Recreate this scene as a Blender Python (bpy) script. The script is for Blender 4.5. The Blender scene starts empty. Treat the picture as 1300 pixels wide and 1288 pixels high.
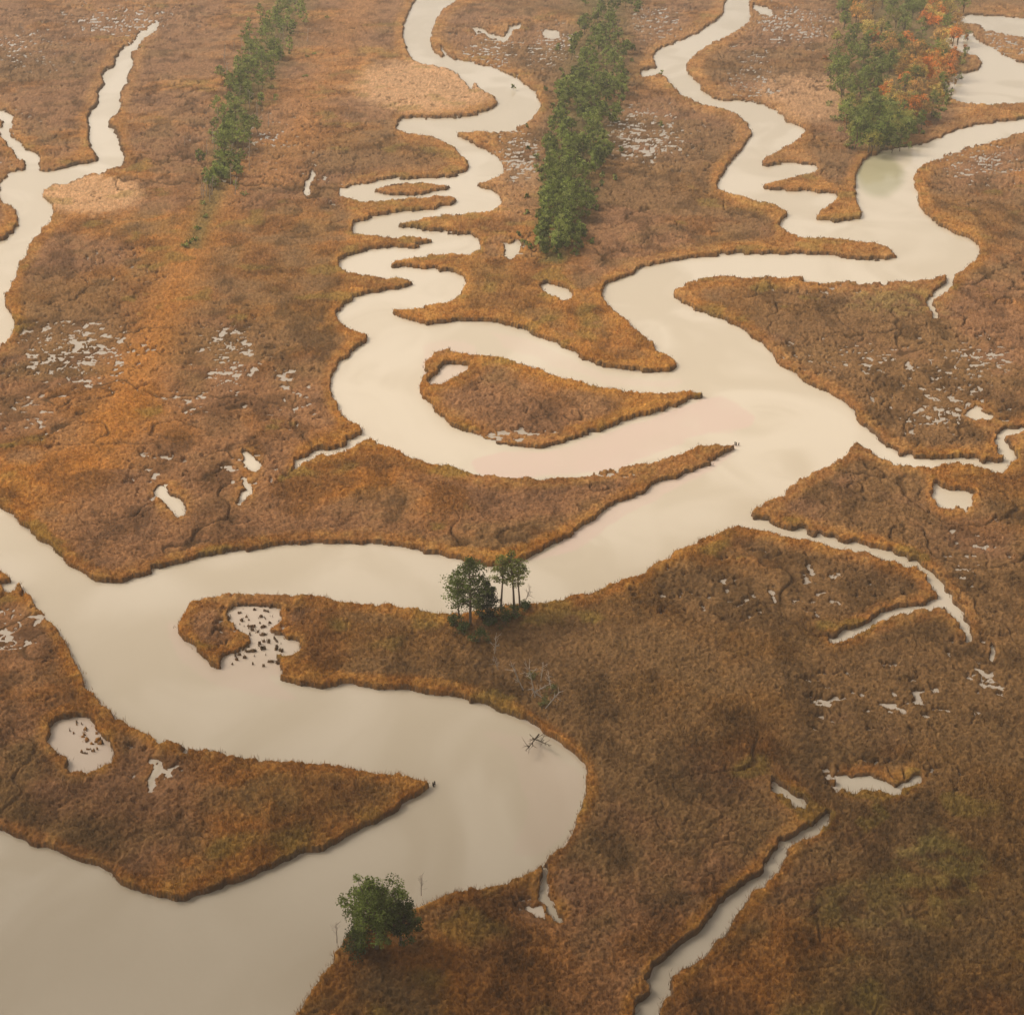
import bpy, math, numpy as np
from mathutils import Vector
rng = np.random.default_rng(7)
# ------------------------------------------------------------------ survey
F=1900.0; CXP=650.0; CYP=644.0; H=150.0; P=math.radians(27.6)
cp,sp=math.cos(P),math.sin(P)
HOR=CYP-F*math.tan(P)
def gp(x,y):
    """oblique air-survey coordinates -> metres on the flat marsh plain"""
    x=np.asarray(x,float); y=np.asarray(y,float)
    dx=x-CXP; dv=-(y-CYP)
    dY=F*cp+dv*sp; dZ=-F*sp+dv*cp
    t=H/(-dZ)
    return t*dx, t*dY
def mpp(y):
    return H/((y-HOR)*cp)   # metres per survey unit across
# ------------------------------------------------------------------ noise
TAB=rng.random((256,256)).astype(np.float32)
def vn(x,y,s=0):
    x=x+s*17.31; y=y+s*9.73
    ix=np.floor(x); iy=np.floor(y)
    fx=(x-ix).astype(np.float32); fy=(y-iy).astype(np.float32)
    ix=ix.astype(np.int64)&255; iy=iy.astype(np.int64)&255
    ix1=(ix+1)&255; iy1=(iy+1)&255
    fx=fx*fx*(3-2*fx); fy=fy*fy*(3-2*fy)
    a=TAB[ix,iy];b=TAB[ix1,iy];c=TAB[ix,iy1];d=TAB[ix1,iy1]
    return (a*(1-fx)+b*fx)*(1-fy)+(c*(1-fx)+d*fx)*fy
def fbm(x,y,s=0,o=3):
    v=0;a=.5;t=0
    for i in range(o):
        v=v+a*vn(x,y,s+i*3); t+=a; a*=.5
        x,y=(x*1.62-y*1.18),(x*1.18+y*1.62)
    return v/t
def ss(a,b,x):
    t=np.clip((x-a)/(b-a),0,1); return t*t*(3-2*t)
# ------------------------------------------------------------------ maps
X0,X1,Y0,Y1=-300,1600,-240,1430
IW,IH=X1-X0,Y1-Y0
def smooth(p,n=4):
    p=np.array(p,float); N=len(p); out=[]
    for i in range(N):
        a,b,c,d=p[i-1],p[i],p[(i+1)%N],p[(i+2)%N]
        for k in range(n):
            t=k/n
            out.append(.5*((2*b)+(-a+c)*t+(2*a-5*b+4*c-d)*t*t+(-a+3*b-3*c+d)*t**3))
    return np.array(out)
def fill(img,poly,val,sm=True):
    p=smooth(poly) if sm else np.array(poly,float)
    q=np.roll(p,-1,0)
    for r in range(IH):
        y=r+Y0+.5
        m=(p[:,1]<=y)!=(q[:,1]<=y)
        if not m.any(): continue
        xs=np.sort(p[m,0]+(y-p[m,1])/(q[m,1]-p[m,1])*(q[m,0]-p[m,0]))
        for k in range(0,len(xs)-1,2):
            a=int(round(xs[k]-X0)); b=int(round(xs[k+1]-X0))
            img[r,max(a,0):max(b,0)]=val
def stroke(img,pts,val=1.0):
    pts=np.array(pts,float)
    for a,b in zip(pts[:-1],pts[1:]):
        L=np.hypot(*(b-a)[:2]); n=max(2,int(L))
        for t in np.linspace(0,1,n):
            x,y,w=a+(b-a)*t
            w=w*(.65+.7*vn(np.array(x/7.),np.array(y/7.),15))
            x+=4.0*(vn(np.array(x/9.),np.array(y/9.),5)-.5)*2; y+=3.0*(vn(np.array(x/9.),np.array(y/9.),9)-.5)*2
            ry=w*.8; 
            c0=int(x-w-2-X0);c1=int(x+w+3-X0);r0=int(y-ry-2-Y0);r1=int(y+ry+3-Y0)
            if c0<0 or r0<0 or c1>=IW or r1>=IH: continue
            gy,gx=np.mgrid[r0:r1,c0:c1]
            d=np.sqrt(((gx+X0+.5-x)/max(w,.6))**2+((gy+Y0+.5-y)/max(ry,.5))**2)
            img[r0:r1,c0:c1]=np.maximum(img[r0:r1,c0:c1],np.clip(1.5-d,0,1)*val)
def boxblur(a,r,n=2):
    r=int(r)
    for _ in range(n):
        for ax in (0,1):
            pad=[(0,0),(0,0)]; pad[ax]=(r+1,r)
            c=np.cumsum(np.pad(a,pad,mode='edge').astype(np.float64),axis=ax)
            L=a.shape[ax]
            if ax==0: a=(c[2*r+1:2*r+1+L]-c[:L])/(2*r+1)
            else: a=(c[:,2*r+1:2*r+1+L]-c[:,:L])/(2*r+1)
    return a.astype(np.float32)
def samp(img,x,y):
    u=np.clip(x-X0-.5,0,IW-1.01); v=np.clip(y-Y0-.5,0,IH-1.01)
    iu=u.astype(np.int32); iv=v.astype(np.int32); fu=u-iu; fv=v-iv
    return (img[iv,iu]*(1-fu)+img[iv,iu+1]*fu)*(1-fv)+(img[iv+1,iu]*(1-fu)+img[iv+1,iu+1]*fu)*fv
W=np.zeros((IH,IW),np.float32)
main=[(528,0),(518,20),(512,35),(516,60),(530,77),(560,83),(585,92),(605,105),(625,120),(633,130),(620,141),(590,148),(560,151),(530,149),(510,153),(504,160),(520,168),(550,173),(575,185),(595,205),(590,218),(570,225),(540,226),(490,228),(460,235),(437,240),(431,244),(447,250),(480,254),(520,250),(560,247),(587,252),(565,261),(530,268),(490,273),(460,280),(447,287),(455,294),(490,298),(530,300),(557,306),(530,313),(490,316),(455,321),(435,330),(431,338),(445,345),(480,350),(510,352),(533,358),(510,366),(480,371),(450,379),(432,392),(428,402),(440,412),(464,420),(468,430),(450,447),(430,462),(421,480),(424,500),(431,518),(448,534),(466,552),(490,562),(520,575),(560,588),(600,598),(650,604),(700,601),(740,598),(790,590),(840,579),(880,568),(910,561),(937,563),(922,576),(890,591),(850,608),(810,628),(770,650),(735,672),(700,693),(668,709),(640,716),(600,714),(545,703),(500,694),(440,690),(380,692),(310,700),(250,710),(200,722),(160,738),(130,739),(95,720),(60,693),(25,668),(0,646),(-150,560),(-290,520),(-290,600),(-150,640),(0,718),(30,745),(60,775),(85,810),(100,850),(125,885),(160,912),(200,930),(240,942),(300,955),(360,965),(430,970),(490,977),(530,983),(551,995),(535,1009),(510,1026),(470,1046),(430,1067),(390,1085),(340,1105),(290,1122),(240,1136),(205,1140),(170,1128),(130,1105),(80,1085),(30,1065),(0,1058),(-150,1010),(-290,980),(-290,1425),(200,1425),(330,1330),(390,1260),(425,1205),(450,1178),(485,1160),(530,1142),(570,1129),(610,1121),(650,1112),(690,1090),(715,1060),(735,1030),(748,1000),(744,980),(728,960),(700,940),(660,915),(610,895),(560,881),(500,875),(430,871),(380,868),(350,862),(320,858),(285,850),(257,835),(235,815),(225,790),(233,771),(260,757),(300,751),(360,752),(420,756),(480,763),(530,771),(570,777),(610,770),(650,765),(700,760),(740,752),(790,735),(830,712),(860,695),(900,677),(938,660),(955,643),(985,628),(1030,600),(1068,577),(1088,556),(1092,540),(1080,520),(1055,500),(1020,483),(990,462),(965,435),(930,412),(890,395),(862,381),(854,368),(870,357),(910,350),(960,349),(1020,352),(1080,356),(1140,355),(1190,350),(1220,340),(1241,325),(1240,310),(1220,300),(1190,285),(1170,265),(1165,245),(1160,222),(1175,206),(1210,191),(1250,179),(1300,166),(1400,145),(1590,120),(1590,90),(1400,128),(1300,150),(1260,156),(1215,165),(1180,180),(1140,188),(1105,200),(1090,215),(1085,235),(1090,258),(1093,275),(1070,281),(1045,282),(1036,276),(1045,262),(1063,251),(1050,245),(1010,243),(970,241),(965,235),(985,228),(1020,220),(1037,212),(1010,207),(975,210),(966,204),(985,190),(1010,176),(1022,166),(1000,155),(985,140),(950,130),(905,125),(885,105),(870,85),(885,65),(920,45),(950,25),(952,0),(975,-50),(1010,-120),(995,-120),(945,-50),(922,0),(915,22),(880,45),(838,63),(830,76),(850,103),(880,125),(930,140),(952,160),(950,180),(930,205),(910,232),(930,245),(975,255),(1000,270),(990,285),(1010,293),(1060,300),(1100,303),(1130,315),(1143,327),(1110,330),(1060,326),(1000,322),(940,323),(880,328),(820,340),(785,355),(765,368),(780,392),(810,417),(840,445),(859,461),(855,470),(830,474),(780,470),(740,455),(690,430),(640,413),(590,408),(550,412),(520,408),(494,395),(530,388),(570,378),(589,367),(587,350),(550,342),(510,339),(486,334),(520,326),(560,322),(600,318),(609,305),(580,296),(540,292),(499,285),(540,275),(590,270),(630,262),(635,250),(622,240),(598,234),(620,226),(638,215),(630,200),(605,185),(575,170),(600,166),(640,165),(670,152),(686,130),(670,110),(640,92),(600,80),(560,73),(547,58),(550,35),(560,12),(578,0),(610,-40),(660,-110),(640,-115),(560,-45)]
fill(W,main,1)
leftbody=[(30,218),(78,219),(60,235),(52,242),(68,270),(48,295),(28,328),(12,362),(8,385),(18,408),(0,437),(-120,480),(-290,520),(-290,400),(-120,345),(0,305),(18,292),(24,275),(15,258),(3,250),(0,237),(12,222)]
fill(W,leftbody,1)
fill(W,[(1215,22),(1260,20),(1300,24),(1400,30),(1590,30),(1590,100),(1400,120),(1300,128),(1250,131),(1215,127),(1196,110),(1205,98),(1240,90),(1246,74),(1215,62),(1197,48)],1)
fill(W,[(1000,284),(1040,288),(1095,280),(1150,290),(1150,318),(1105,306),(1050,301),(1005,297)],1)
# islands
isl=[(534,492),(538,475),(541,458),(560,443),(605,446),(640,452),(690,468),(730,480),(790,492),(850,497),(890,494),(901,500),(870,510),(840,521),(800,533),(760,546),(720,559),(690,566),(650,567),(610,556),(575,541),(550,520)]
fill(W,isl,0)
fill(W,[(556,470),(574,464),(594,463),(588,470),(574,477),(560,484),(547,484)],1)
fill(W,[(475,239),(490,233),(530,231),(577,236),(560,243),(520,248),(485,247)],0)
fill(W,[(1242,34),(1300,44),(1400,55),(1400,82),(1300,80),(1268,66),(1240,50)],0)
fill(W,[(1208,34),(1235,28),(1250,36),(1225,42)],0)
stroke(W,[(198,28,2.5),(180,42,3.5),(165,60,4),(157,76,8),(149,100,12),(140,125,11),(127,155,12),(132,180,13),(146,200,13)])
stroke(W,[(148,204,7),(110,215,7),(75,223,9)])
stroke(W,[(-60,130,5),(15,149,4),(5,165,4),(20,182,6),(40,203,7),(40,219,8)])
for s in [
 [(1092,548,7),(1110,565,7),(1135,580,5),(1170,586,3.5),(1210,583,3),(1245,588,2),(1270,590,4),(1280,575,7),(1272,562,6),(1275,550,3),(1320,540,3)],
 [(943,658,6),(990,670,4),(1040,683,4),(1090,695,4),(1130,705,3),(1170,720,3),(1195,740,4),(1208,765,4),(1220,785,5),(1228,802,4)],
 [(1200,765,2),(1140,775,2.),(1110,785,2.5),(1085,803,2.),(1050,812,1.5)],
 [(810,1290,11),(845,1235,11),(882,1195,11),(915,1165,11),(948,1132,6),(983,1095,7),(1000,1065,4),(1030,1050,3),(1052,1037,3)],
 [(1020,1020,1.5),(1000,1008,2.5),(985,995,1.5)],
 [(390,241,3),(394,228,2.),(396,218,1.5)],
 [(466,552,4),(435,566,2.),(402,574,2.5),(370,590,2)],
 [(1207,350,4),(1192,370,2.5),(1180,381,3),(1186,396,3)],
 [(645,318,6),(655,312,4)],[(310,578,5),(325,590,3)],[(210,622,8),(228,645,7),(222,630,3)],
 [(300,635,2),(318,618,2),(310,608,2)],[(1068,990,4),(1100,992,6),(1135,998,2),(1165,985,3)],
 [(690,1105,4),(684,1128,2),(700,1150,2),(715,1160,1.5)],[(600,35,2),(640,50,2),(660,30,2)],
 [(600,110,2),(560,60,1)],[(690,40,4),(705,44,3)],[(820,92,4),(838,88,3)],[(960,10,3),(975,16,3)],
 [(1290,120,5),(1299,112,5)],[(1235,523,5),(1260,527,4)],[(1258,830,3),(1262,820,3)],
 [(190,985,3),(200,965,2)],[(20,735,3),(5,742,3)]]:
    stroke(W,s)
PONDS=[[(58,932),(75,916),(105,910),(125,925),(138,948),(141,960),(115,970),(85,973),(86,956),(70,946)],
 [(289,777),(320,768),(355,772),(353,785),(336,795),(345,806),(378,815),(375,826),(347,829),(356,850),(335,857),(315,853),(300,846),(284,843),(286,832),(312,824),(318,802),(300,790)],
 [(684,362),(700,358),(726,373),(715,379)],[(1187,611),(1205,619),(1236,625),(1226,640),(1190,638)]]
for p in PONDS: fill(W,p,1)
fill(W,[(355,797),(378,805),(362,811),(345,804)],0)
for x,y,rx,ry in [(300,834,7,4),(322,838,5,3),(332,777,8,3),(338,828,9,4),(352,846,5,3),(312,781,5,3)]:
    fill(W,[(x-rx,y),(x,y-ry),(x+rx,y),(x,y+ry)],0)
PN=np.zeros_like(W)
fill(PN,[(88,918),(125,925),(130,950),(100,955)],1); fill(PN,[(290,775),(350,775),(372,820),(350,848),(290,845)],.6)
PN=boxblur(PN,4,1)
# water lies lower than the grass: the cut banks hide their own foot
k=(1.35*cp*cp*(np.arange(IH)+Y0-HOR)/H)
W2=W.copy(); rows=np.arange(IH)
for f in (.33,.66,1.):
    W2=np.maximum(W2,W[np.clip((rows-k*f).astype(int),0,IH-1)])
DITCH=np.zeros_like(W)
for s,v in [([(150,228,1.5),(210,234,1.8),(300,234,1.9),(360,238,2),(430,240,2)],1),([(1085,803,1.5),(1040,812,1.5),(1000,790,1.2),(960,760,1)],.7),([(350,470,1),(375,500,1.2),(370,540,1.5),(402,574,2)],.8),([(0,545,1),(60,560,1.3),(130,540,1)],.5),([(640,480,1),(700,530,1.5),(720,560,1.5)],.6),([(1290,440,1),(1230,450,1.2),(1200,470,1),(1150,465,1)],.6),([(1300,700,1.5),(1250,690,1.3),(1200,700,1)],.5)]:
    stroke(DITCH,s,v)
Wb=boxblur(W2,1,1)
LEV=boxblur(W2,14,2)          # closeness to channels
# puddled areas: x,y,rx,ry,density
PUD=np.zeros((IH,IW),np.float32)
gy,gx=np.mgrid[0:IH,0:IW]; gx=gx+X0; gy=gy+Y0
for x,y,rx,ry,d in [(100,450,95,60,.8),(40,525,60,45,.6),(290,455,50,55,.85),(245,510,60,30,.6),(370,500,50,60,.55),(310,600,55,45,.55),(200,610,40,50,.5),(150,350,60,40,.45),(620,70,60,40,.6),(700,60,50,40,.65),(830,30,60,35,.6),(815,170,75,45,.8),(960,95,50,55,.6),(655,195,45,45,.8),(650,320,50,20,.6),(1110,455,140,30,.6),(1230,460,80,35,.75),(1190,520,100,45,.6),(1240,205,80,40,.7),(980,750,180,50,.45),(1240,860,60,60,.5),(1120,990,120,25,.5),(690,1150,40,35,.6),(195,985,50,45,.6),(20,800,60,60,.7),(150,25,110,35,.6),(1120,890,140,50,.45),(330,180,110,60,.5),(20,200,80,90,.4),(330,800,60,40,.5),(600,500,60,40,.2),(1060,360,100,25,.4),(1230,700,60,90,.45),(760,600,60,12,.6),(430,240,60,30,.4),(640,555,80,10,.85),(1000,30,80,40,.65),(30,60,120,50,.5),(1270,60,60,60,.6)]:
    PUD=np.maximum(PUD,d*np.exp(-(((gx-x)/rx)**2+((gy-y)/ry)**2)))
def ell(x,y,L):
    v=0
    for (a,b,rx,ry,d) in L: v=np.maximum(v,d*ss(1.25,.75,np.sqrt(((x-a)/rx)**2+((y-b)/ry)**2)))
    return v
def strip(x,y,pts):
    v=np.zeros_like(x)
    for (a,b,w0),(c,d,w1) in zip(pts[:-1],pts[1:]):
        t=np.clip((y-b)/(d-b),0,1); cx=a+(c-a)*t; w=w0+(w1-w0)*t
        inside=(y>=min(b,d))&(y<=max(b,d))
        v=np.maximum(v,np.where(inside,np.exp(-((x-cx)/w)**2),0))
    return v
# ------------------------------------------------------------------ colour of the marsh
C=lambda *a: np.array(a,np.float32)
ORANGE=C(.465,.192,.040);GOLD=C(.54,.285,.068);BROWN=C(.23,.105,.034);PURP=C(.285,.150,.078);TAN=C(.64,.36,.17);GREEN=C(.24,.20,.05);MUD=C(.10,.065,.04);DK=C(.08,.042,.017)
def mix(a,b,t): return a*(1-t[...,None])+b*t[...,None]
def field(px,py,wx,wy):
    """returns height, colour, openness mask"""
    sc=(py-HOR)/1000.
    wpx=px+7*sc*(fbm(wx/5,wy/5,1,2)-.5)*1.6+5*sc*(fbm(wx/1.5,wy/1.5,41,2)-.5)
    wpy=py+6*sc*(fbm(wx/5,wy/5,2,2)-.5)*1.6+4*sc*(fbm(wx/1.5,wy/1.5,42,2)-.5)
    w=samp(Wb,wpx,wpy)
    pn=samp(PN,px,py)
    w=w*(1-pn*ss(.62,.68,fbm(wx/.9,wy/.7,51,3)))
    t=ss(.35,.65,w)
    lev=samp(LEV,px,py)
    pud=samp(PUD,px,py)
    n0=fbm(wx/90,wy/90,61,2)
    n1=fbm(wx/38,wy/38,3,3); n2=fbm(wx/11,wy/11,4,4); n3=fbm(wx/2.2,wy/2.2,5,2); n4=vn(wx/.8,wy/.8,6); n5=vn(wx/.4,wy/.4,16)
    r=np.abs(fbm(wx/17,wy/17,7,3)-.5); r2=np.abs(fbm(wx/7,wy/7,12,3)-.5); r3=np.abs(fbm(wx/4,wy/4,14,2)-.5)
    inter=ss(.30,.05,lev)
    gate=(.15+.85*ss(.42,.62,fbm(wx/60,wy/60,8,2)+.3*pud))
    crack=np.maximum(ss(.016,.004,r),.6*ss(.018,.005,r2)*ss(.45,.58,n1))*inter*gate
    crack=np.maximum(crack,samp(DITCH,wpx,wpy))
    gaps=ss(.04,.01,r3)*ss(.50,.64,fbm(wx/20,wy/20,18,2))*.25*inter   # gaps between tussocks
    pv=fbm(wx/1.8,wy/1.8,9,3)
    pe=pv-(.815-.225*pud-.14*(fbm(wx/14,wy/14,19,2)-.4))
    pm=ss(.0,.02,pe)*(lev<.5)*(pud>.16)
    thincreek=ss(.014,.007,r2)*ss(.28,.6,pud)*(vn(wx/5,wy/5,21)>.45)
    thincreek=np.maximum(thincreek,ss(.020,.010,r3)*ss(.45,.75,pud)*(vn(wx/6,wy/6,23)>.5))
    pm=np.maximum(pm,thincreek)
    low=np.maximum(ss(-.14,-.02,pe)*ss(.1,.3,pud),ss(.15,.65,pud)*.85)*(lev<.5)      # short thin growth round the pans
    low=np.maximum(low,pn*ss(.95,.2,w))
    sparse=ss(.42,.60,n1*.6+n2*.4+.12*(inter-.6)+.22*pud)
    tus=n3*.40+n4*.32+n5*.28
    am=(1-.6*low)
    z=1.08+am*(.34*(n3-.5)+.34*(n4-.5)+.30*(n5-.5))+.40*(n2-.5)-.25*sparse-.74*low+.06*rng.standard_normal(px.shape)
    z=np.maximum(z-.55*crack-.20*gaps,.08)
    O=np.broadcast_to(ORANGE,px.shape+(3,))
    col=mix(O,GOLD,ss(.45,.75,n2)*.6)
    col=mix(col,BROWN,ss(.54,.30,n2)*.85)
    col=mix(col,PURP,sparse*.78)
    rust=ss(500,1250,py)
    col=mix(col,C(.19,.115,.042),np.clip(ss(.46,.60,n0*.6+n2*.4)*(.50+.2*rust),0,1)*inter)
    streak=ss(.52,.30,fbm(wx/5,wy/9,71,3))
    col=col*(1-.38*streak)[...,None]
    lv=ss(.03,.25,lev)*.45
    col=mix(col,mix(O*.93,GOLD*.9,ss(.3,.8,n3)),lv)
    st=strip(px,py,[(300,200,30),(215,380,34),(120,600,50)])*.75
    st=np.maximum(st,strip(px,py,[(460,0,25),(400,120,30),(340,240,40)])*.4)
    col=mix(col,ORANGE*1.08,st*(1-ss(.2,.4,lev)))
    tan=ell(px+14*(n2-.5),py+10*(n3-.5),[(540,113,88,33,.8),(113,250,66,24,.9),(1035,128,50,30,.5),(660,245,40,40,.3),(1000,115,40,20,.4)])
    col=mix(col,TAN,tan); sm=(1-tan*.6)*(1-.75*low)
    gr=ell(px+60*(n2-.5),py+50*(n2-.5),[(1190,1115,60,50,.35),(1130,1160,120,40,.2),(1130,385,60,22,.25)])
    col=mix(col,GREEN*1.5,gr*ss(.3,.6,n3))
    olive=ss(.60,.75,fbm(wx/9,wy/9,28,2))*.45*ss(.5,.3,sparse)
    col=mix(col,C(.28,.205,.045),olive)
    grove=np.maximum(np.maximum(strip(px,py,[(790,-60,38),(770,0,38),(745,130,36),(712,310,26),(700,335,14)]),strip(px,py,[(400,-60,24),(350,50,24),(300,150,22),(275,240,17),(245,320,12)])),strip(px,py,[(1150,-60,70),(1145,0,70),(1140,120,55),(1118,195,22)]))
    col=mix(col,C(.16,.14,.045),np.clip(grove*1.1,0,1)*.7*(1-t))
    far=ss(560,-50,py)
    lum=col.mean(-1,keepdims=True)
    col=col*(1-.25*far[...,None])+ (lum*C(1.36,1.0,.76)*1.1)*(.25*far[...,None])  # distance haze painted in: far marsh paler and less saturated
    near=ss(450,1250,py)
    col=col*(1+.12*far-.45*near)[...,None]  # painted in: far brightened for haze, near darkened like lens falloff
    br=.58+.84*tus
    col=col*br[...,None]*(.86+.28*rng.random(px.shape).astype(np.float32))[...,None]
    col=mix(col,DK,np.clip(crack*.80+gaps*.4,0,.85))
    z=z*(1-t)+(-.7)*t
    z=np.where(pm>0,z*(1-pm)-.3*pm,z)
    col=mix(col,MUD,np.clip(np.maximum(ss(.14,.45,w)*.9,pm*.7),0,1))
    open_=np.maximum(np.maximum(t,pm),crack*.8)
    return z,col,open_,sparse,sm
# ------------------------------------------------------------------ mesh helpers
def mesh_from(name,V,Fa,col=None,mat=None,smooth=False,k=3):
    me=bpy.data.meshes.new(name)
    n=len(V); m=len(Fa)
    me.vertices.add(n); me.vertices.foreach_set('co',np.ascontiguousarray(V,np.float32).ravel())
    me.loops.add(m*k); me.loops.foreach_set('vertex_index',np.ascontiguousarray(Fa,np.int32).ravel())
    me.polygons.add(m); me.polygons.foreach_set('loop_start',np.arange(0,m*k,k,dtype=np.int32))
    me.update(calc_edges=True)
    if smooth: me.polygons.foreach_set('use_smooth',np.ones(m,bool))
    if col is not None:
        a=me.color_attributes.new('Col','FLOAT_COLOR','POINT')
        c=np.ones((n,4),np.float32); c[:,:3]=col
        a.data.foreach_set('color',c.ravel())
    if mat: me.materials.append(mat)
    o=bpy.data.objects.new(name,me); bpy.context.scene.collection.objects.link(o)
    return o
def mat_attr(name,rough=None,spec=.0,noise=None,transl=0):
    """vertex-painted species colour, with haze and reflection tones painted in; matt vegetation uses plain diffuse, water uses Principled"""
    m=bpy.data.materials.new(name); m.use_nodes=True; nt=m.node_tree; b=nt.nodes['Principled BSDF']
    at=nt.nodes.new('ShaderNodeAttribute'); at.attribute_name='Col'
    src=at.outputs['Color']
    if noise:
        tc=nt.nodes.new('ShaderNodeTexCoord'); nz=nt.nodes.new('ShaderNodeTexNoise'); nz.inputs['Scale'].default_value=noise; nz.inputs['Detail'].default_value=3
        nt.links.new(tc.outputs['Object'],nz.inputs['Vector'])
        mr=nt.nodes.new('ShaderNodeMapRange'); mr.inputs['From Min'].default_value=.3; mr.inputs['From Max'].default_value=.7; mr.inputs['To Min'].default_value=.72; mr.inputs['To Max'].default_value=1.28
        nt.links.new(nz.outputs['Fac'],mr.inputs['Value'])
        mx=nt.nodes.new('ShaderNodeVectorMath'); mx.operation='SCALE'
        nt.links.new(src,mx.inputs[0]); nt.links.new(mr.outputs['Result'],mx.inputs['Scale']); src=mx.outputs['Vector']
    out=nt.nodes['Material Output']
    if rough is not None:
        nt.links.new(src,b.inputs['Base Color'])
        b.inputs['Roughness'].default_value=rough; b.inputs['Specular IOR Level'].default_value=spec
        return m
    nt.nodes.remove(b); df=nt.nodes.new('ShaderNodeBsdfDiffuse'); nt.links.new(src,df.inputs['Color']); last=df.outputs[0]
    if transl:
        tr=nt.nodes.new('ShaderNodeBsdfTranslucent'); ms=nt.nodes.new('ShaderNodeMixShader'); ms.inputs[0].default_value=transl
        nt.links.new(src,tr.inputs['Color']); nt.links.new(last,ms.inputs[1]); nt.links.new(tr.outputs[0],ms.inputs[2]); last=ms.outputs[0]
    nt.links.new(last,out.inputs['Surface'])
    return m
M_marsh=mat_attr('marsh_ground_material',noise=1.6)
M_grass=mat_attr('marsh_grass_material',transl=.3)
M_tree=mat_attr('pine_foliage_and_bark_material',transl=.3)
# ------------------------------------------------------------------ marsh sheet
xs=np.concatenate([np.linspace(X0+2,-82,70),np.arange(-80,1380,1.3),np.linspace(1382,X1-2,70)])
ys=np.concatenate([np.linspace(-236,-22,70),np.arange(-20,1330,1.3),np.linspace(1332,Y1-3,30)])
px,py=np.meshgrid(xs,ys); px=px.astype(np.float32); py=py.astype(np.float32)
wx,wy=gp(px,py)
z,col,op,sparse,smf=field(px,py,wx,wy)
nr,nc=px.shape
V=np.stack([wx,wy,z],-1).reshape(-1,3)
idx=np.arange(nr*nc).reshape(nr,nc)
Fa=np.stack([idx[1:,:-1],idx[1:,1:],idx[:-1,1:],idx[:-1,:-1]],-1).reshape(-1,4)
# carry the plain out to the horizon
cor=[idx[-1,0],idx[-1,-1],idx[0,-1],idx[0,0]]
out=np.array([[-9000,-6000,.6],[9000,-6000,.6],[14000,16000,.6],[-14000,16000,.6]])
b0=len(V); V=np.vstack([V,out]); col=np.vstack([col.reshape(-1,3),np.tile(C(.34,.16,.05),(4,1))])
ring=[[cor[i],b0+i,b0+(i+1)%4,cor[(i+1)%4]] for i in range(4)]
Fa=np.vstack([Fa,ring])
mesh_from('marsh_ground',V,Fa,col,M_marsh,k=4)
# ------------------------------------------------------------------ grass blades
NB=600000
bx=rng.uniform(-90,1390,NB).astype(np.float32); by=rng.uniform(-20,1335,NB).astype(np.float32)
gxw,gyw=gp(bx,by)
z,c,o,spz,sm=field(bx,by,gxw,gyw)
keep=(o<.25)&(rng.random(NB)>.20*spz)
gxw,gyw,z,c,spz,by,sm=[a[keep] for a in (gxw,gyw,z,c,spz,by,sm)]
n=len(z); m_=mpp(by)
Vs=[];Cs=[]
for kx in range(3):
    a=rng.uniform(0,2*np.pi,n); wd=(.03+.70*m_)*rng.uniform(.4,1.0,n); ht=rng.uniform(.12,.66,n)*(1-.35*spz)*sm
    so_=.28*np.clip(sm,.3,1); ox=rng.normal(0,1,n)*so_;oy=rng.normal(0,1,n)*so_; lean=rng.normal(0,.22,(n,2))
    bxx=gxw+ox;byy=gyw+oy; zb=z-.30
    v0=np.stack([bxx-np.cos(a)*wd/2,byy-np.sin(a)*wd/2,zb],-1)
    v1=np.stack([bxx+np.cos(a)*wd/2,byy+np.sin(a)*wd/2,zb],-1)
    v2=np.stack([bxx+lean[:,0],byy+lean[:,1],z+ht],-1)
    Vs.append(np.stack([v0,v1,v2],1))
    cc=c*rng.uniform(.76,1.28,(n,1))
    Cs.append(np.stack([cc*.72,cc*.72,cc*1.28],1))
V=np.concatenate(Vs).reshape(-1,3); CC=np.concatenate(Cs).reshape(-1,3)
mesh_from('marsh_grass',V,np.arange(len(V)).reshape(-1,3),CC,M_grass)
# ------------------------------------------------------------------ water
SH=np.zeros((IH,IW),np.float32)
fill(SH,[(600,585),(640,572),(700,572),(760,555),(830,528),(880,508),(925,505),(950,520),(960,538),(900,552),(850,570),(790,590),(740,600),(640,606)],1)
fill(SH,[(940,562),(925,585),(880,608),(830,635),(790,655),(740,690),(690,706),(660,712),(700,690),(760,650),(850,600)],.9)
fill(SH,[(225,790),(215,800),(235,845),(290,875),(380,885),(330,855),(260,830)],.5)
fill(SH,[(610,930),(680,940),(735,985),(725,1040),(690,1080),(650,1080),(670,1020),(650,960)],.35)
fill(SH,[(620,420),(690,440),(760,470),(820,485),(860,480),(850,492),(780,488),(700,462),(640,440)],.4)
fill(SH,[(57,905),(145,905),(145,975),(57,975)],.6)
fill(SH,[(285,765),(380,765),(380,850),(285,850)],.5)
fill(SH,[(540,440),(605,440),(605,490),(540,490)],.6)
SH=boxblur(SH,1,2)
LANDW=boxblur(W2,3,2)
xs=np.linspace(X0+2,X1-2,1100); ys=np.linspace(-236,Y1-3,950)
px,py=np.meshgrid(xs,ys); wx,wy=gp(px,py)
pxw=px+26*(fbm(wx/12,wy/12,31,3)-.5); pyw=py+12*(fbm(wx/9,wy/9,33,3)-.5)
sh=samp(SH,pxw,pyw)*(.6+.7*(fbm(wx/6,wy/12,35,3)))
sh=np.clip(sh,0,1)
edge=ss(.75,.3,samp(boxblur(W2,5,2),px,py))
flow=fbm(wx/22+2.5*fbm(wx/40,wy/40,44,2),wy/50+2.5*fbm(wx/30,wy/30,45,2),40,4)
deep=np.broadcast_to(C(.615,.52,.385),px.shape+(3,)); 
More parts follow.
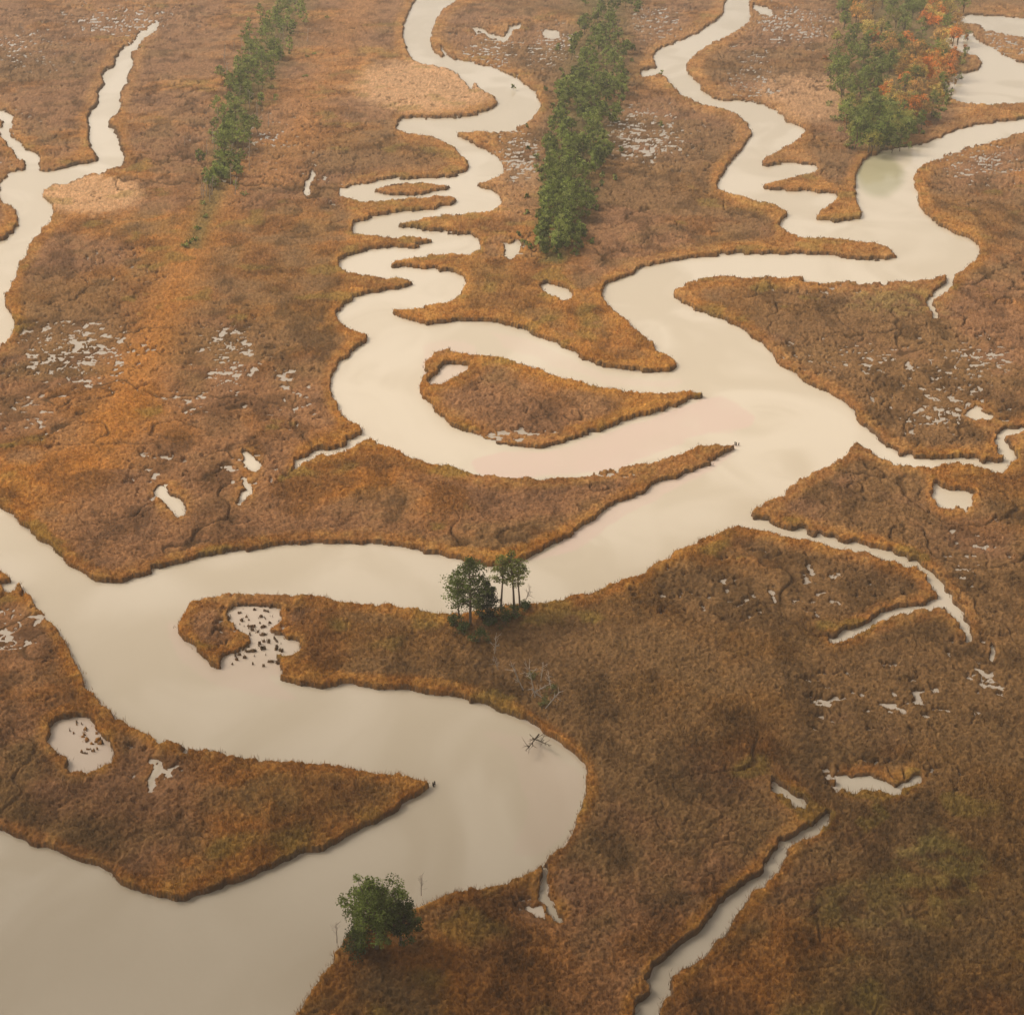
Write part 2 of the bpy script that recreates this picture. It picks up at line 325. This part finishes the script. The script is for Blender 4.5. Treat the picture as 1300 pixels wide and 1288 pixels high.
cw=mix(deep,C(.70,.605,.47),ss(.34,.68,flow))
cw=mix(cw,C(.68,.52,.42),sh*.9)
cw=mix(cw,C(.44,.35,.24),edge*.35)
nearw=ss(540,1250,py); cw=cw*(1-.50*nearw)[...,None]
cw=cw*(1+.20*ss(820,480,py))[...,None]  # sky reflection painted in: near water darker, farther water brighter
cw=mix(cw,C(.46,.385,.31),ss(.45,.1,samp(LANDW,px,py))*.7)      # silt-stained pans
cw=mix(cw,cw*C(.60,.64,.48),ell(px+20*(flow-.5),py,[(1118,222,30,28,.8)]))  # greenish reflection of the forest painted into the water
cw=np.minimum(cw,.87)
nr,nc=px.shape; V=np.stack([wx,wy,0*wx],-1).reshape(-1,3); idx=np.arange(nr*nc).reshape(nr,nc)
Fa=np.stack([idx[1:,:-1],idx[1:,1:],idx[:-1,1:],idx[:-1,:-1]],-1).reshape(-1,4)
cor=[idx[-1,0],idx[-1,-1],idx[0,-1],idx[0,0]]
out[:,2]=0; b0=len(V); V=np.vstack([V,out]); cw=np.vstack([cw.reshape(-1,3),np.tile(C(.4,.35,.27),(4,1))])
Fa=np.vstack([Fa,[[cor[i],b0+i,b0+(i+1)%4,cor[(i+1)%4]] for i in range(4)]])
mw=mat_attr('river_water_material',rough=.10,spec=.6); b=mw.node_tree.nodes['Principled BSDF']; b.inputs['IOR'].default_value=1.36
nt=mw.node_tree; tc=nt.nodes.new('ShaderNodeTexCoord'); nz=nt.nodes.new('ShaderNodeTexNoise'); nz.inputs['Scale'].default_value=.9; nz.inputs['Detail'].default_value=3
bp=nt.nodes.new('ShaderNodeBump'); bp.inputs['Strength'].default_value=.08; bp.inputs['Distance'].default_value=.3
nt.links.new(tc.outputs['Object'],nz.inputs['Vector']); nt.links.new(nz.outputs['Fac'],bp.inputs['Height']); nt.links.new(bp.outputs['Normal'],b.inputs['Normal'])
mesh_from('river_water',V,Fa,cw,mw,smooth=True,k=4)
# ------------------------------------------------------------------ trees
class Acc:
    def __init__(s): s.V=[];s.F=[];s.C=[];s.n=0
    def add(s,V,F,Cc): s.V.append(V); s.F.append(F+s.n); s.C.append(Cc); s.n+=len(V)
    def build(s,name): return mesh_from(name,np.vstack(s.V),np.vstack(s.F),np.vstack(s.C),M_tree)
def tube(A,P,R,col,n=6):
    P=np.array(P,float); m=len(P); V=[]
    for i in range(m):
        d=P[min(i+1,m-1)]-P[max(i-1,0)]; d/=np.linalg.norm(d)+1e-9
        u=np.cross(d,[0.3,.9,.1]); u/=np.linalg.norm(u)+1e-9; v=np.cross(d,u)
        a=np.arange(n)/n*2*np.pi
        V.append(P[i]+R[i]*(np.cos(a)[:,None]*u+np.sin(a)[:,None]*v))
    V=np.vstack(V);Fs=[]
    for i in range(m-1):
        for j in range(n):
            a=i*n+j;b=i*n+(j+1)%n;c=a+n;d=b+n
            Fs+= [[a,b,d],[a,d,c]]
    A.add(V,np.array(Fs),np.tile(np.array(col)*rng.uniform(.85,1.15),(len(V),1)))
def leaves(A,cen,rad,nl,size,cols):
    """cen (n,3) clump centres, rad (n,3), nl leaves each"""
    n=len(cen)
    d=rng.normal(size=(n,nl,3)); d/=np.linalg.norm(d,axis=-1,keepdims=True); r=rng.random((n,nl,1))**.45
    p=cen[:,None]+d*r*rad[:,None]
    a=rng.normal(size=(n,nl,3)); a/=np.linalg.norm(a,axis=-1,keepdims=True)
    b=rng.normal(size=(n,nl,3)); b-= (a*b).sum(-1,keepdims=True)*a; b/=np.linalg.norm(b,axis=-1,keepdims=True)
    s=size*rng.uniform(.6,1.3,(n,nl,1))
    V=np.stack([p-a*s*.5,p+a*s*.5,p+b*s],2).reshape(-1,3)
    c=np.repeat((cols[:,None]*rng.uniform(.7,1.35,(n,nl,1))).reshape(-1,3),3,0)
    A.add(V,np.arange(len(V)).reshape(-1,3),c)
GRN=[C(.23,.28,.065),C(.31,.37,.09),C(.12,.155,.045),C(.39,.43,.14)]
def pine(A,x,y,h,cw,base=.35,dens=1.0,leaf=.3,hue=None,z0=.2,limbs=26,nl=34,g_=1.0):
    lean=rng.normal(0,.03,2)*h
    P=[(x+lean[0]*t+.15*math.sin(t*5+x),y+lean[1]*t,z0+h*t) for t in np.linspace(0,.96,6)]
    R=[(.020*h)*(1-.85*t) for t in np.linspace(0,1,6)]
    tube(A,P,R,(.24,.18,.13),6)
    cen=[];rad=[];cols=[]
    tone=rng.uniform(.75,1.25)*g_
    for i in range(limbs):
        t=base+(1-base)*((i+rng.random())/limbs)
        u=(t-base)/(1-base)
        prof=(math.sin(math.pi*min(1,(u*.85+.18)))**.8)*cw*.5*rng.uniform(.55,1.15)
        az=i*2.4+rng.uniform(-.5,.5)
        tx=x+lean[0]*t; ty=y+lean[1]*t; tz=z0+h*t*.96
        e=np.array([tx+math.cos(az)*prof,ty+math.sin(az)*prof,tz+prof*rng.uniform(-.05,.45)])
        if leaf<.42: tube(A,[(tx,ty,tz-.2),tuple((np.array([tx,ty,tz])+e)/2+np.array([0,0,.1])),tuple(e)],[.008*h,.005*h,.002*h],(.16,.12,.085),4)
        for f in (1.,.6) if prof>1 else (1.,):
            c_=np.array([tx,ty,tz])*(1-f)+e*f+rng.normal(0,.15,3)
            cen.append(c_); rr=cw*.16*rng.uniform(.7,1.3)*(1.1-.35*u); rad.append([rr,rr,rr*.65])
            g=GRN[rng.integers(4)] if hue is None else hue*rng.uniform(.6,1.4)
            cols.append(g*tone)
    leaves(A,np.array(cen),np.array(rad),int(nl*dens),leaf,np.array(cols))
def round_tree(A,x,y,h,w,leaf=.5,hue=None,z0=.5,nl=26,k=26,g_=1.0):
    """broad-leaved crown: forked trunk, lumpy dome of clumps"""
    tube(A,[(x,y,z0-.4),(x+.03*w,y,z0+h*.35),(x,y+.04*w,z0+h*.7)],[.024*h,.017*h,.006*h],(.20,.15,.11),6)
    cen=[];rad=[];cols=[]; tone=rng.uniform(.75,1.2)*g_
    for i in range(k):
        u=(i+.5)/k; ph=math.acos(1-1.55*u); a=i*2.4+rng.uniform(-.3,.3); rr_=rng.uniform(.55,1.12)*(1+.18*math.sin(3*a+x))
        q=np.array([x+math.sin(ph)*math.cos(a)*w*.42*rr_,y+math.sin(ph)*math.sin(a)*w*.42*rr_,z0+h*.56+math.cos(ph)*h*.38*rr_])
        if leaf<.42 or i%3==0: tube(A,[(x,y,z0+.3*h),tuple((q+np.array([x,y,z0+.45*h]))/2),tuple(q)],[.012*h,.007*h,.002*h],(.16,.12,.085),4)
        cen.append(q);rr=w*.15*rng.uniform(.6,1.3)*(1 if k<60 else .75);rad.append([rr,rr,rr*.8]);cols.append((GRN[rng.integers(4)] if hue is None else hue*rng.uniform(.55,1.45))*tone)
    leaves(A,np.array(cen),np.array(rad),nl,leaf,np.array(cols))
def shrub(A,x,y,h,w,leaf=.28,hue=None,z0=.6,nl=40,k=10):
    cen=[];rad=[];cols=[]
    tube(A,[(x,y,z0-.4),(x+.05*w,y,z0+h*.4),(x+.1*w,y,z0+h*.8)],[.03*h,.02*h,.008*h],(.15,.11,.08),5)
    for i in range(k):
        a=rng.uniform(0,6.28);r=w*.42*math.sqrt(rng.random()); t=rng.random()
        q=np.array([x+math.cos(a)*r*(1-.5*t),y+math.sin(a)*r*(1-.5*t),z0+h*(.15+.75*t)])
        tube(A,[(x,y,z0+.1*h),tuple(q)],[.015*h,.004*h],(.15,.11,.08),4)
        cen.append(q);rr=w*.2*rng.uniform(.7,1.2);rad.append([rr,rr,rr*.8]);cols.append((GRN[rng.integers(4)] if hue is None else hue)*rng.uniform(.7,1.2))
    leaves(A,np.array(cen),np.array(rad),nl,leaf,np.array(cols))
def dead(A,x,y,h,az,tilt,nb=9,z0=.2,G=(.50,.43,.36)):
    d=np.array([math.cos(az)*math.sin(tilt),math.sin(az)*math.sin(tilt),math.cos(tilt)])
    b=np.array([x,y,z0])
    tube(A,[b,b+d*h*.5,b+d*h],[.024*h,.016*h,.006*h],G,6)
    for i in range(nb):
        t=rng.uniform(.3,.95); s=b+d*h*t; e=d*.5+rng.normal(0,.6,3); e/=np.linalg.norm(e); L=h*rng.uniform(.12,.35)
        mid=s+e*L*.6; tube(A,[s,mid,s+e*L+np.array([0,0,.1])],[.011*h,.007*h,.003*h],G,4)
        tube(A,[mid,mid+(e+rng.normal(0,.5,3))*L*.4],[.006*h,.003*h],G,3)
def W_(x,y):
    a,b=gp(x,y); return float(a),float(b)
AUT=[C(.66,.27,.07),C(.60,.36,.11),C(.48,.30,.11),C(.60,.48,.15)]
def at(pts,y):
    for (a,b,w0),(c,d,w1) in zip(pts[:-1],pts[1:]):
        if b<=y<=d: t=(y-b)/(d-b); return a+(c-a)*t,w0+(w1-w0)*t
A=Acc()
line=[(790,-60,38),(774,22,36),(748,140,44),(724,240,38),(706,335,25)]
for i in range(270):
    q=rng.random(); y=-60+390*(q**.8); cx,w=at(line,min(y,329)); x=cx+rng.uniform(-1,1)*w
    X,Y=W_(x,y); edge=abs(x-cx)/w
    h=rng.uniform(8,13)*(1-.25*edge)*(1-.5*(y>290)*rng.random())
    if rng.random()<.45: round_tree(A,X,Y,h*.8,h*.55,leaf=.5,nl=24,k=20,g_=1.05)
    else: pine(A,X,Y,h,h*rng.uniform(.45,.65),base=rng.uniform(.12,.4),leaf=.5,limbs=18,nl=24,z0=.6,g_=1.05)
for i in range(110):
    y=rng.uniform(60,335); cx,w=at(line,min(y,329)); X,Y=W_(cx+rng.normal(0,1)*w*.75,y)
    shrub(A,X,Y,rng.uniform(1.5,3),rng.uniform(2,4),leaf=.5,nl=16,k=7)
A.build('pine_grove')
A=Acc()
line=[(1150,-60,78),(1143,0,84),(1135,80,78),(1125,150,60),(1114,201,30)]
for i in range(310):
    q=rng.random(); y=-60+260*q; cx,w=at(line,min(y,200)); x=cx+rng.uniform(-1,1)*w
    X,Y=W_(x,y); h=rng.uniform(8,14)
    aut=(ell(np.array(x),np.array(y),[(1155,128,36,32,1),(1180,108,26,30,1),(1208,72,22,40,1),(1190,30,26,24,1),(1110,65,22,22,.7),(1090,25,18,16,.7),(1150,75,22,20,.7)])*rng.random()>.18)
    hue=AUT[rng.integers(4)] if aut else (C(.44,.41,.11) if rng.random()<.25 else None)
    if aut or rng.random()<.7: round_tree(A,X,Y,h*.9,h*rng.uniform(.6,.85),leaf=.5,nl=28,k=26,hue=hue,g_=1.15 if aut else 1)
    else: pine(A,X,Y,h,h*rng.uniform(.45,.6),base=rng.uniform(.1,.3),leaf=.5,limbs=18,nl=24,z0=.6)
for i in range(70):
    y=rng.uniform(40,198); cx,w=at(line,min(y,191)); X,Y=W_(cx+rng.choice([-1,1])*w*rng.uniform(.8,1.2),y)
    shrub(A,X,Y,rng.uniform(1.5,4),rng.uniform(3,5),leaf=.5,nl=16,k=7,hue=(AUT[rng.integers(4)]*.8 if rng.random()<.3 else None))
A.build('mixed_forest')
A=Acc()
line=[(400,-60,26),(355,30,28),(318,110,28),(290,190,24),(274,250,16),(243,325,10)]
for i in range(215):
    y=-60+305*rng.random(); cx,w=at(line,min(y,324)); x=cx+rng.normal(0,.6)*w
    X,Y=W_(x,y)
    if rng.random()<.65: h=rng.uniform(6,11)*(1-.4*(y>200)); pine(A,X,Y,h,h*rng.uniform(.5,.8),base=rng.uniform(.1,.4),leaf=.45,limbs=16,nl=22,z0=.5,g_=1.1)
    else: shrub(A,X,Y,rng.uniform(1.2,3.5),rng.uniform(3,5),leaf=.45,nl=18,k=7)
for i in range(44):
    y=rng.uniform(40,260); cx,w=at(line,y); X,Y=W_(cx+rng.normal(0,1.)*w,y); dead(A,X,Y,rng.uniform(5,9),0,.1,nb=6,z0=.4,G=(.6,.5,.42))
for x,y in [(390,75),(400,72),(415,25),(388,100),(375,15),(310,250),(258,262),(250,295),(240,314),(247,310),(235,318),(345,115),(262,280)]:
    X,Y=W_(x,y); shrub(A,X,Y,1.6,3.6,leaf=.4,nl=14,k=8)
A.build('sparse_pine_line')
def single(name,fn,*a,**k):
    A=Acc(); fn(A,*a,**k); return A.build(name)
# hummock with tall pines
PG=C(.15,.19,.05)
X,Y=W_(598,798); single('pine_tree',pine,X,Y,15.5,8.4,base=.30,leaf=.30,limbs=46,nl=48,z0=.2,hue=PG)
X,Y=W_(583,790); single('pine_tree',pine,X,Y,11.5,5.4,base=.35,leaf=.28,limbs=30,nl=36,z0=.2,hue=PG)
X,Y=W_(637,782); single('pine_tree',pine,X,Y,13.6,4.6,base=.55,leaf=.26,limbs=26,nl=32,z0=.2,hue=C(.24,.26,.07))
X,Y=W_(652,784); single('pine_tree',pine,X,Y,14.6,5.0,base=.50,leaf=.26,limbs=30,nl=34,z0=.2,hue=C(.24,.26,.07))
X,Y=W_(659,776); single('pine_tree',pine,X,Y,12.0,3.4,base=.6,leaf=.26,limbs=18,nl=26,z0=.2)
X,Y=W_(618,790); single('cedar_tree',pine,X,Y,9,5.0,base=.06,leaf=.28,limbs=40,nl=50,z0=.3,hue=C(.03,.045,.018))
for x,y,h,w in [(608,820,3.4,4.4),(640,794,3.4,6),(655,787,3.0,4.8),(578,797,2.4,3.8),(623,799,2,3),(590,806,2,3.4),(665,778,2,3)]:
    X,Y=W_(x,y); single('shrub',shrub,X,Y,h,w,hue=C(.10,.13,.04),leaf=.26,nl=46,k=14)
X,Y=W_(478,1210); single('oak_tree',round_tree,X,Y,13.5,9.0,leaf=.26,k=90,nl=100,z0=.0,hue=C(.115,.145,.035))
X,Y=W_(508,1206); single('oak_tree',round_tree,X,Y,9.5,6.5,leaf=.26,k=60,nl=90,z0=.0,hue=C(.085,.10,.032))
X,Y=W_(455,1214); single('shrub',shrub,X,Y,5,5,hue=C(.075,.09,.035),leaf=.26,nl=70,k=22)
for x,y,h,az,ti in [(628,835,5,1.2,.2),(665,880,6,2.6,.5),(680,890,6.5,2.2,.35),(690,905,5,.3,.7),(686,870,4.5,1,.25),(700,880,4,2,.4),(684,935,7,-1.9,1.35),(676,940,5,-.9,1.3),(665,772,5,.2,.3),(535,1140,4,1.5,.1),(428,1200,4,1.5,.1),(633,855,3.5,2.5,.4),(672,885,5,.2,1.1),(694,893,4,2.8,1.0)]:
    X,Y=W_(x,y); single('dead_tree',dead,X,Y,h*.9,az,ti,z0=.5,nb=14,G=(.10,.075,.05) if 930<y<950 else (.50,.43,.36))
for x,y,h,w in [(690,900,2,3),(700,885,1.8,3),(675,865,1.6,3)]:
    X,Y=W_(x,y); single('shrub',shrub,X,Y,h,w,hue=C(.17,.18,.06),leaf=.22,nl=26,k=9)
# old pilings at the points
def piling(A,x,y):
    for i in range(3):
        dx,dy=rng.uniform(-.5,.5,2); tube(A,[(x+dx,y+dy,-.6),(x+dx*1.1,y+dy,rng.uniform(.5,1.1))],[.13,.11],(.04,.03,.02),7)
for x,y in [(553,997),(936,566)]:
    X,Y=W_(x,y); single('wooden_pilings',piling,X,Y)
# ------------------------------------------------------------------ damp air over the marsh
hz=bpy.data.materials.new('haze_material'); hz.use_nodes=True; nt=hz.node_tree; nt.nodes.clear()
o_=nt.nodes.new('ShaderNodeOutputMaterial'); vs=nt.nodes.new('ShaderNodeVolumeScatter')
vs.inputs['Density'].default_value=.00021; vs.inputs['Color'].default_value=(1,.95,.88,1); vs.inputs['Anisotropy'].default_value=0
nt.links.new(vs.outputs[0],o_.inputs['Volume'])
Lx,z_0,z_1=5000,-5,260
Vh=np.array([(-Lx,-600,z_0),(Lx,-600,z_0),(Lx,8000,z_0),(-Lx,8000,z_0),(-Lx,-600,z_1),(Lx,-600,z_1),(Lx,8000,z_1),(-Lx,8000,z_1)])
mesh_from('haze',Vh,np.array([(3,2,1,0),(4,5,6,7),(0,1,5,4),(1,2,6,5),(2,3,7,6),(3,0,4,7)]),None,hz,k=4)
# ------------------------------------------------------------------ light
sc=bpy.context.scene
w=bpy.data.worlds.new('World'); sc.world=w; w.use_nodes=True; nt=w.node_tree
bg=nt.nodes['Background']; sk=nt.nodes.new('ShaderNodeTexSky'); sk.sky_type='NISHITA'; sk.sun_disc=False
EL,AZ=math.radians(42),math.radians(-65)
sk.sun_elevation=EL; sk.sun_rotation=AZ; sk.dust_density=4; sk.air_density=1.0; sk.ozone_density=1
hs=nt.nodes.new('ShaderNodeHueSaturation'); hs.inputs['Saturation'].default_value=.18
mx=nt.nodes.new('ShaderNodeVectorMath'); mx.operation='MULTIPLY'; mx.inputs[1].default_value=(1.10,.985,.85)
nt.links.new(sk.outputs['Color'],hs.inputs['Color']); nt.links.new(hs.outputs['Color'],mx.inputs[0]); nt.links.new(mx.outputs['Vector'],bg.inputs['Color'])
bg.inputs['Strength'].default_value=.14
l=bpy.data.lights.new('sun','SUN'); l.energy=1.5; l.angle=math.radians(18); l.color=(1,.93,.82)
so=bpy.data.objects.new('sun',l); sc.collection.objects.link(so)
d=Vector((math.sin(AZ)*math.cos(EL),math.cos(AZ)*math.cos(EL),math.sin(EL)))
so.rotation_euler=d.to_track_quat('Z','Y').to_euler(); so.location=(0,0,300)
cam=bpy.data.cameras.new('camera'); co=bpy.data.objects.new('camera',cam); sc.collection.objects.link(co)
cam.lens=F/1300*36; cam.sensor_width=36; cam.clip_end=40000; cam.clip_start=1
co.location=(0,0,H); co.rotation_euler=(math.pi/2-P,0,0)
sc.camera=co
sc.view_settings.view_transform='Standard'; sc.view_settings.look='None'; sc.view_settings.exposure=0
